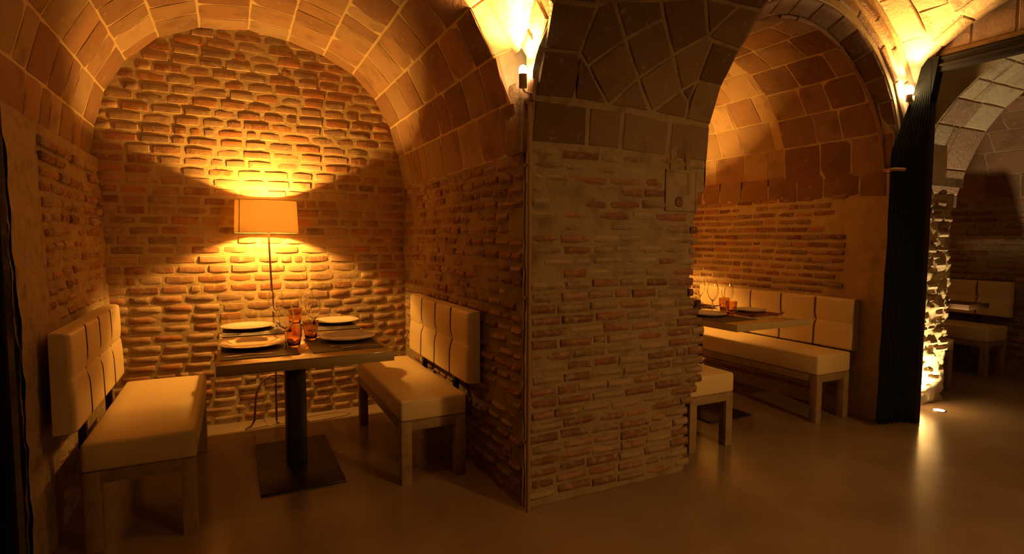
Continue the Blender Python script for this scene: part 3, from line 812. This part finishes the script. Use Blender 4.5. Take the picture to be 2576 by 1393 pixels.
for i in range(len(cp)-1):
    p0 = Vector(cp[max(i-1, 0)]); p1 = Vector(cp[i]); p2 = Vector(cp[i+1]); p3 = Vector(cp[min(i+2, len(cp)-1)])
    sm += interpolate_bezier(p1, p1+(p2-p0)/6, p2-(p3-p1)/6, p2, 6)[:-1]
tube(bm, sm, .0028, 6); finish('cord', bm, M['cord'], lamp1, 60)['label'] = 'pale power cord lying in a loop on the floor'
lamp2 = copy_tree(lamp1); lamp2.location = (3.36, LY, 0); lamp2['label'] = 'floor lamp standing hidden behind the pier in the middle room'
light('lamp_bulb_light', 'POINT', (LX+.008, LY, 1.476), E_LAMP, WARM, .024)
light('lamp_bulb_light', 'POINT', (3.368, LY, 1.476), E_LAMP, WARM, .024)
light('lamp_bulb_light', 'POINT', (6.1, 4.2, 1.50), 3.5, (1, .36, .06), .04)

# ---------------------------------------------------------------- benches
def bench(label, X, Y, L_, D, panels, rot=0, seat_z=.478, back=True, apron=True, zb=(.505, .925), group=None):
    t = thing('bench', label, 'bench', (X, Y, 0), rot, group)
    x0, x1 = -D/2, D/2; y0, y1 = -L_/2, L_/2
    bm = bmesh.new(); box(bm, x0-.004, x1+.004, y0-.004, y1+.004, .352, seat_z, .016, 3)
    bmesh.ops.subdivide_edges(bm, edges=[e for e in bm.edges if e.calc_length() > .3], cuts=5, use_grid_fill=True)
    for v in bm.verts:
        if v.co.z > seat_z-.002: v.co.z += .010*math.cos(v.co.x/D*PI*.95)*math.cos(v.co.y/L_*PI*.95) + .002*noise.noise(v.co*9)
    finish('seat', bm, M['leather'], t, 60)
    bm = bmesh.new()
    for a, b_, c, d in ((x0+.002, x0+.022, y0+.04, y1-.04), (x1-.022, x1-.002, y0+.04, y1-.04), (x0+.04, x1-.04, y0+.002, y0+.022), (x0+.04, x1-.04, y1-.022, y1-.002)):
        box(bm, a, b_, c, d, .298, .352, .002)
    finish('frame', bm, M['wood'], t, 40)
    lw = .058
    for a in (x0, x1-lw):
        for c in (y0, y1-lw):
            bm = bmesh.new(); box(bm, a, a+lw, c, c+lw, 0, .351, .0025); finish('leg', bm, M['wood'], t, 40)
    if back:
        b0, b1 = zb; xb = x1+.012; th = .078; lean = .012
        ys = set(); 
        pw = L_/panels
        for i in range(panels+1):
            yy = y0+pw*i
            for d in (-.02, -.010, -.005, -.0025, 0, .0025, .005, .010, .02): 
                if y0-1e-6 <= yy+d <= y1+1e-6: ys.add(round(yy+d, 5))
            for k in range(1, 8):
                if i < panels: ys.add(round(yy+pw*k/8, 5))
        ys = sorted(ys); zm = b0+(b1-b0)*.53
        zs = sorted(set(round(z, 5) for z in [b0, b0+.004, b0+.010, b0+.018, b1-.018, b1-.010, b1-.004, b1, zm, zm-.004, zm+.004, zm-.010, zm+.010] + [b0+(b1-b0)*k/14 for k in range(1, 14)]))
        verts = []; faces = []
        def front(y, z):
            ty = (y-y0)/pw; fy = ty-math.floor(ty); edge_y = min(y-y0, y1-y)
            py = 1-abs(2*fy-1)**7 if edge_y > 1e-5 or True else 0
            seam = min(fy, 1-fy)*pw; k = round(ty)
            g = 0 if k in (0, panels) else .004*math.exp(-(seam/.006)**2)
            tz = (z-b0)/(zm-b0) if z < zm else (b1-z)/(b1-zm); pz = 1-(1-min(1, tz*1.0))**6*0
            hs = .0035*math.exp(-((z-zm)/.005)**2)
            q = 0
            for i in range(1, panels): q += .013*math.exp(-(((y-(y0+pw*i))/.028)**2+((z-zm)/.028)**2))
            hz = .006*math.exp(-((z-zm)/.04)**2)
            eh = min(z-b0, b1-z); ey = edge_y
            rr = .016
            ed = 0
            for e_ in (eh, ey):
                if e_ < rr: ed += rr-math.sqrt(max(0, rr*rr-(rr-e_)**2))
            bulge = .008*(py*.8+.2)*(1-.3*math.exp(-(eh/.05)))
            return xb - lean*(z-b0)/(b1-b0)*-1 - bulge + g + hs + q + hz + ed
        for z in zs:
            for y in ys: verts.append((front(y, z), y, z))
        nu = len(ys); nf = len(verts)
        for j in range(len(zs)-1):
            for i in range(nu-1): a = j*nu+i; faces.append((a, a+1, a+nu+1, a+nu))
        ring = [i for i in range(nu)]+[j*nu+nu-1 for j in range(1, len(zs))]+[(len(zs)-1)*nu+i for i in range(nu-2, -1, -1)]+[j*nu for j in range(len(zs)-2, 0, -1)]
        bk = []
        for i in ring: v = verts[i]; bk.append(len(verts)); verts.append((xb+th, v[1], v[2]))
        for k in range(len(ring)): k2 = (k+1) % len(ring); faces.append((ring[k2], ring[k], bk[k], bk[k2]))
        faces.append(bk)
        bm = bmesh.new(); me = bpy.data.meshes.new('t'); me.from_pydata(verts, [], faces); bm.from_mesh(me); bpy.data.meshes.remove(me)
        o = finish('backrest', bm, M['leather'], t, 60)
        for i in range(1, panels):
            bm = bmesh.new(); bmesh.ops.create_uvsphere(bm, u_segments=10, v_segments=6, radius=.0095, matrix=Matrix.Translation((xb+lean*.5+.0055, y0+pw*i, zm)) @ Matrix.Diagonal((.5, 1, 1, 1)))
            finish('button', bm, M['leather'], o, 'all')
            bm = bmesh.new()
            pts = [(front(y0+pw*i, z)-.0055, y0+pw*i, z) for z in zs[1:-1]]
            tube(bm, pts, .0034, 6); finish('seam', bm, M['seam'], o, 60)['label'] = 'dark vertical stitched seam'
        for c in (y0+.25, y1-.29):
            bm = bmesh.new(); box(bm, x1+.03, x1+.06, c, c+.04, .38, b0+.1, .003); finish('back_support', bm, M['black'], t, 40)
    return t
bench('cream tufted bench on the right side of the near table, below the brick wall', .970, 3.455, 1.15, .368, 4, 0, .468, zb=(.515, .925))
bench('cream tufted bench on the left side of the near table, nearest the camera', -.375, 3.40, 1.15, .412, 4, PI, .478, zb=(.525, .945))
bench('long cream tufted bench against the wall of the middle room', 3.945, 3.345, 1.555, .370, 5, 0, .498, zb=(.500, .888))
bench('small cream bench end showing past the brick pier', 2.695, 3.03, .98, .368, 3, PI, .478, zb=(.505, .80))
bench('small cream bench against the end wall of the far room', 6.660, 3.27, 1.13, .38, 4, 0, .49, zb=(.57, .92))
bench('cream bench seat half hidden behind the lit pier in the far room', 5.550, 3.19, 1.10, .36, 3, PI, .46, zb=(.505, .80))

# ---------------------------------------------------------------- tables
def table(label, X0, X1, Y0, Y1, z=.78, th=.048, bw=.215, top='oak', band='edge'):
    cx, cy = (X0+X1)/2, (Y0+Y1)/2
    t = thing('dining_table', label, 'table', (cx, cy, 0))
    w_, l_ = (X1-X0)/2, (Y1-Y0)/2
    bm = bmesh.new(); box(bm, -w_, w_, -l_, l_, z-.004, z, .0015); finish('tabletop', bm, M[top], t, 40)
    bm = bmesh.new(); box(bm, -w_+.0008, w_-.0008, -l_+.0008, l_-.0008, z-th, z-.0042, .001); finish('edge_band', bm, M[band], t, 40)
    bm = bmesh.new(); box(bm, -.045, .055, -.05, .05, .012, z-th, .005, 2); finish('column', bm, M['black'], t, 40)
    bm = bmesh.new(); box(bm, -.058, -.050, -.05, .05, .012, z-th, .002, 2); finish('column_strip', bm, M['black'], t, 40)
    bm = bmesh.new(); box(bm, -bw, bw, -.40, .40, 0, .012, .003); finish('base_plate', bm, M['black'], t, 40)
    bm = bmesh.new(); box(bm, -min(.15, bw), min(.15, bw), -.2, .2, z-th-.008, z-th, .001); finish('top_plate', bm, M['black'], t, 40)
    return t
TZ = .78
table('near dining table with an oak top laid for four people', -.076, .706, 2.70, 4.255)
table('oak dining table in the middle room partly behind the pier', 2.92, 3.645, 2.56, 4.05)
table('small dark table in the far room past the lit pier', 5.68, 6.03, 2.52, 3.9, .775, .045, .10, 'walnut', 'walnut')

# ---------------------------------------------------------------- tableware
def plate(label, x, y, r, z=TZ+.004, m='china', group=None):
    bm = bmesh.new(); prof = [(0, .004), (r*.60, .004), (r*.66, .007), (r*.98, .019), (r, .021), (r*.99, .0225), (r*.66, .0115), (r*.60, .0085), (0, .008)]
    prof = [(0, 0), (r*.55, 0), (r*.62, .003)]+prof[3:]
    lathe(bm, prof, 56); o = finish('plate', bm, M[m], None, 35, (x, y, z)); return tag(o, label, 'plate', group)
def placemat(label, x, y, w_, l_, z=TZ, m='mat', curl=0):
    bm = bmesh.new()
    nx, ny = 12, 16; V = {}
    for k, dz in ((0, 0.0006), (1, .0036)):
        for i in range(nx+1):
            for j in range(ny+1):
                u, v = i/nx-.5, j/ny-.5
                c = curl*(max(0, abs(u)*2-.75)*4)**2*(max(0, abs(v)*2-.6)*2.5)**2
                V[k, i, j] = bm.verts.new((u*w_, v*l_, dz+c))
    for i in range(nx):
        for j in range(ny):
            bm.faces.new((V[1, i, j], V[1, i+1, j], V[1, i+1, j+1], V[1, i, j+1])); bm.faces.new((V[0, i, j+1], V[0, i+1, j+1], V[0, i+1, j], V[0, i, j]))
    for i in range(nx):
        for j in (0, ny): bm.faces.new((V[0, i, j], V[0, i+1, j], V[1, i+1, j], V[1, i, j]))
    for j in range(ny):
        for i in (0, nx): bm.faces.new((V[0, i, j], V[0, i, j+1], V[1, i, j+1], V[1, i, j]))
    return tag(finish('placemat', bm, M[m], None, None, (x, y, z)), label, 'placemat')
def cutlery(kind, label, x, y, rz, z=TZ+.0038):
    t = thing(kind, label, kind, (x, y, z), rz)
    bm = bmesh.new()
    def ribbon(pts, zs, th=.0016):
        top = [[bm.verts.new((px, s*pw, zz+th)) for s in (-1, 1)] for (px, pw), zz in zip(pts, zs)]
        bot = [[bm.verts.new((px, s*pw, zz)) for s in (-1, 1)] for (px, pw), zz in zip(pts, zs)]
        for i in range(len(pts)-1):
            bm.faces.new((top[i][0], top[i+1][0], top[i+1][1], top[i][1])); bm.faces.new((bot[i][1], bot[i+1][1], bot[i+1][0], bot[i][0]))
            for s in (0, 1): bm.faces.new((top[i][s], top[i+1][s], bot[i+1][s], bot[i][s]))
        for i in (0, -1): bm.faces.new((top[i][0], top[i][1], bot[i][1], bot[i][0]))
    ribbon([(-.10, .0045), (-.095, .006), (-.03, .004), (.01, .003), (.025, .003)], [.002, .002, .003, .006, .006]); finish('handle', bm, M['steel'], t, 40)
    bm = bmesh.new()
    if kind == 'knife':
        ribbon([(.024, .006), (.06, .0085), (.095, .006), (.11, .001)], [.003, .001, .0005, .0005])
        finish('blade', bm, M['steel'], t, 40)
    else:
        ribbon([(.024, .003), (.035, .009), (.05, .012), (.055, .012)], [.006, .004, .003, .004])
        for k in range(4):
            q = -.0105+.007*k
            box(bm, .055, .095, q-.0017, q+.0017, .004, .0056)
        finish('head', bm, M['steel'], t, 40)
    return t
def wine_glass(label, x, y, hgt=.225, rb=.043, z=TZ, group=None):
    t = thing('wine_glass', label, 'glass', (x, y, z), 0, group)
    bh = hgt-.095
    bm = bmesh.new(); o_ = [(0, .093), (.012, .095), (rb*.72, .095+bh*.20), (rb, .095+bh*.45), (rb*.97, .095+bh*.65), (rb*.80, hgt)]
    i_ = [(r-.0012 if r > .01 else 0, zz+(.002 if r < .02 else .0)) for r, zz in o_][::-1]
    lathe(bm, o_+i_, 32); finish('bowl', bm, M['glass'], t, 80)
    bm = bmesh.new(); lathe(bm, [(0, .0005), (.034, .0005), (.0345, .0018), (.010, .005), (.0042, .012), (.0035, .05), (.0045, .088), (.010, .094), (0, .0945)], 28); finish('stem', bm, M['glass'], t, 80)
    return t
def tumbler(label, x, y, hgt=.105, r=.040, z=TZ, m='amber'):
    bm = bmesh.new(); n = 40; rings = []
    prof = [(0, 0.001), (r*.66, .001), (r*.74, .006), (r*.84, hgt*.4), (r*.98, hgt*.8), (r, hgt), (r-.0025, hgt), (r*.80, hgt*.4), (r*.66, .012), (0, .010)]
    lathe(bm, prof, n)
    for v in bm.verts:
        a = math.atan2(v.co.y, v.co.x); k = 1+.045*math.sin(a*6+v.co.z*20)*min(1, v.co.z/.03)
        v.co.x *= k; v.co.y *= k
    return tag(finish('tumbler', bm, M[m], None, 80, (x, y, z)), label, 'glass')

placemat('dark placemat at the near left place of the near table', .11, 3.015, .34, .42)
placemat('dark placemat at the far left place of the near table', .11, 3.685, .34, .42)
placemat('dark placemat at the near right place of the near table', .51, 3.015, .34, .42)
placemat('dark placemat at the far right place of the near table', .54, 3.69, .32, .42)
plate('large white plate at the near left place of the near table', .080, 3.10, .152)
plate('large white plate at the far left place of the near table', .075, 3.74, .150)
plate('large white plate at the near right place of the near table', .555, 3.11, .148)
plate('large white plate at the far right place of the near table', .600, 3.76, .145)
cutlery('knife', 'knife lying in front of the near left plate', .06, 2.875, PI)
cutlery('knife', 'knife lying beside the far left plate of the near table', .06, 3.535, PI)
cutlery('fork', 'fork nearest the table edge below the near right plate', .57, 2.865, PI+.05)
cutlery('fork', 'fork lying closer to the near right plate', .53, 2.905, PI-.04)
cutlery('fork', 'fork lying beside the far right plate of the near table', .60, 3.55, PI)
cutlery('fork', 'fork lying past the near left plate', .03, 3.262, 0)
wine_glass('wine glass standing nearest the camera by the near left plate', .228, 2.955)
wine_glass('wine glass at the middle of the near table behind the tumblers', .405, 3.33)
wine_glass('wine glass at the far left place of the near table', .238, 3.74, .225, .045)
wine_glass('wine glass farthest back on the near table', .43, 3.86, .225, .045)
tumbler('amber tumbler in front, beside the nearest wine glass', .272, 3.02)
tumbler('amber tumbler to the right of the front amber tumbler', .375, 3.20)
tumbler('amber tumbler standing farthest back on the near table', .355, 3.80)
# middle room table
placemat('dark placemat at the near left place of the middle room table', 3.08, 2.82, .32, .30)
placemat('dark red placemat with curled corners on the middle room table', 3.50, 2.93, .34, .30, m='napkin', curl=.018)
placemat('dark red placemat at the far right of the middle room table', 3.46, 3.52, .32, .34, m='napkin', curl=.012)
plate('white plate nearest the pier on the middle room table', 3.08, 2.96, .128)
plate('white plate on the dark red placemat with curled corners', 3.53, 2.98, .120, TZ+.005)
plate('white plate at the far right of the middle room table', 3.44, 3.54, .13)
wine_glass('left of the two wine glasses on the middle room table', 3.255, 3.09, .225, .043)
wine_glass('right of the two wine glasses on the middle room table', 3.30, 2.99, .225, .043)
wine_glass('thin wine glass rim seen behind the two wine glasses', 3.44, 3.40, .23, .04)
tumbler('amber tumbler between the two wine glasses of the middle room', 3.258, 2.915)
tumbler('amber tumbler behind the right wine glass of the middle room', 3.39, 3.10)
tumbler('small speckled glass at the edge of the brick pier', 3.36, 3.36, .065, .035, m='spot_glass')
cutlery('knife', 'knife lying past the speckled glass in the middle room', 3.46, 3.34, .2)
cutlery('fork', 'fork in front of the right plate in the middle room', 3.50, 2.845, PI)
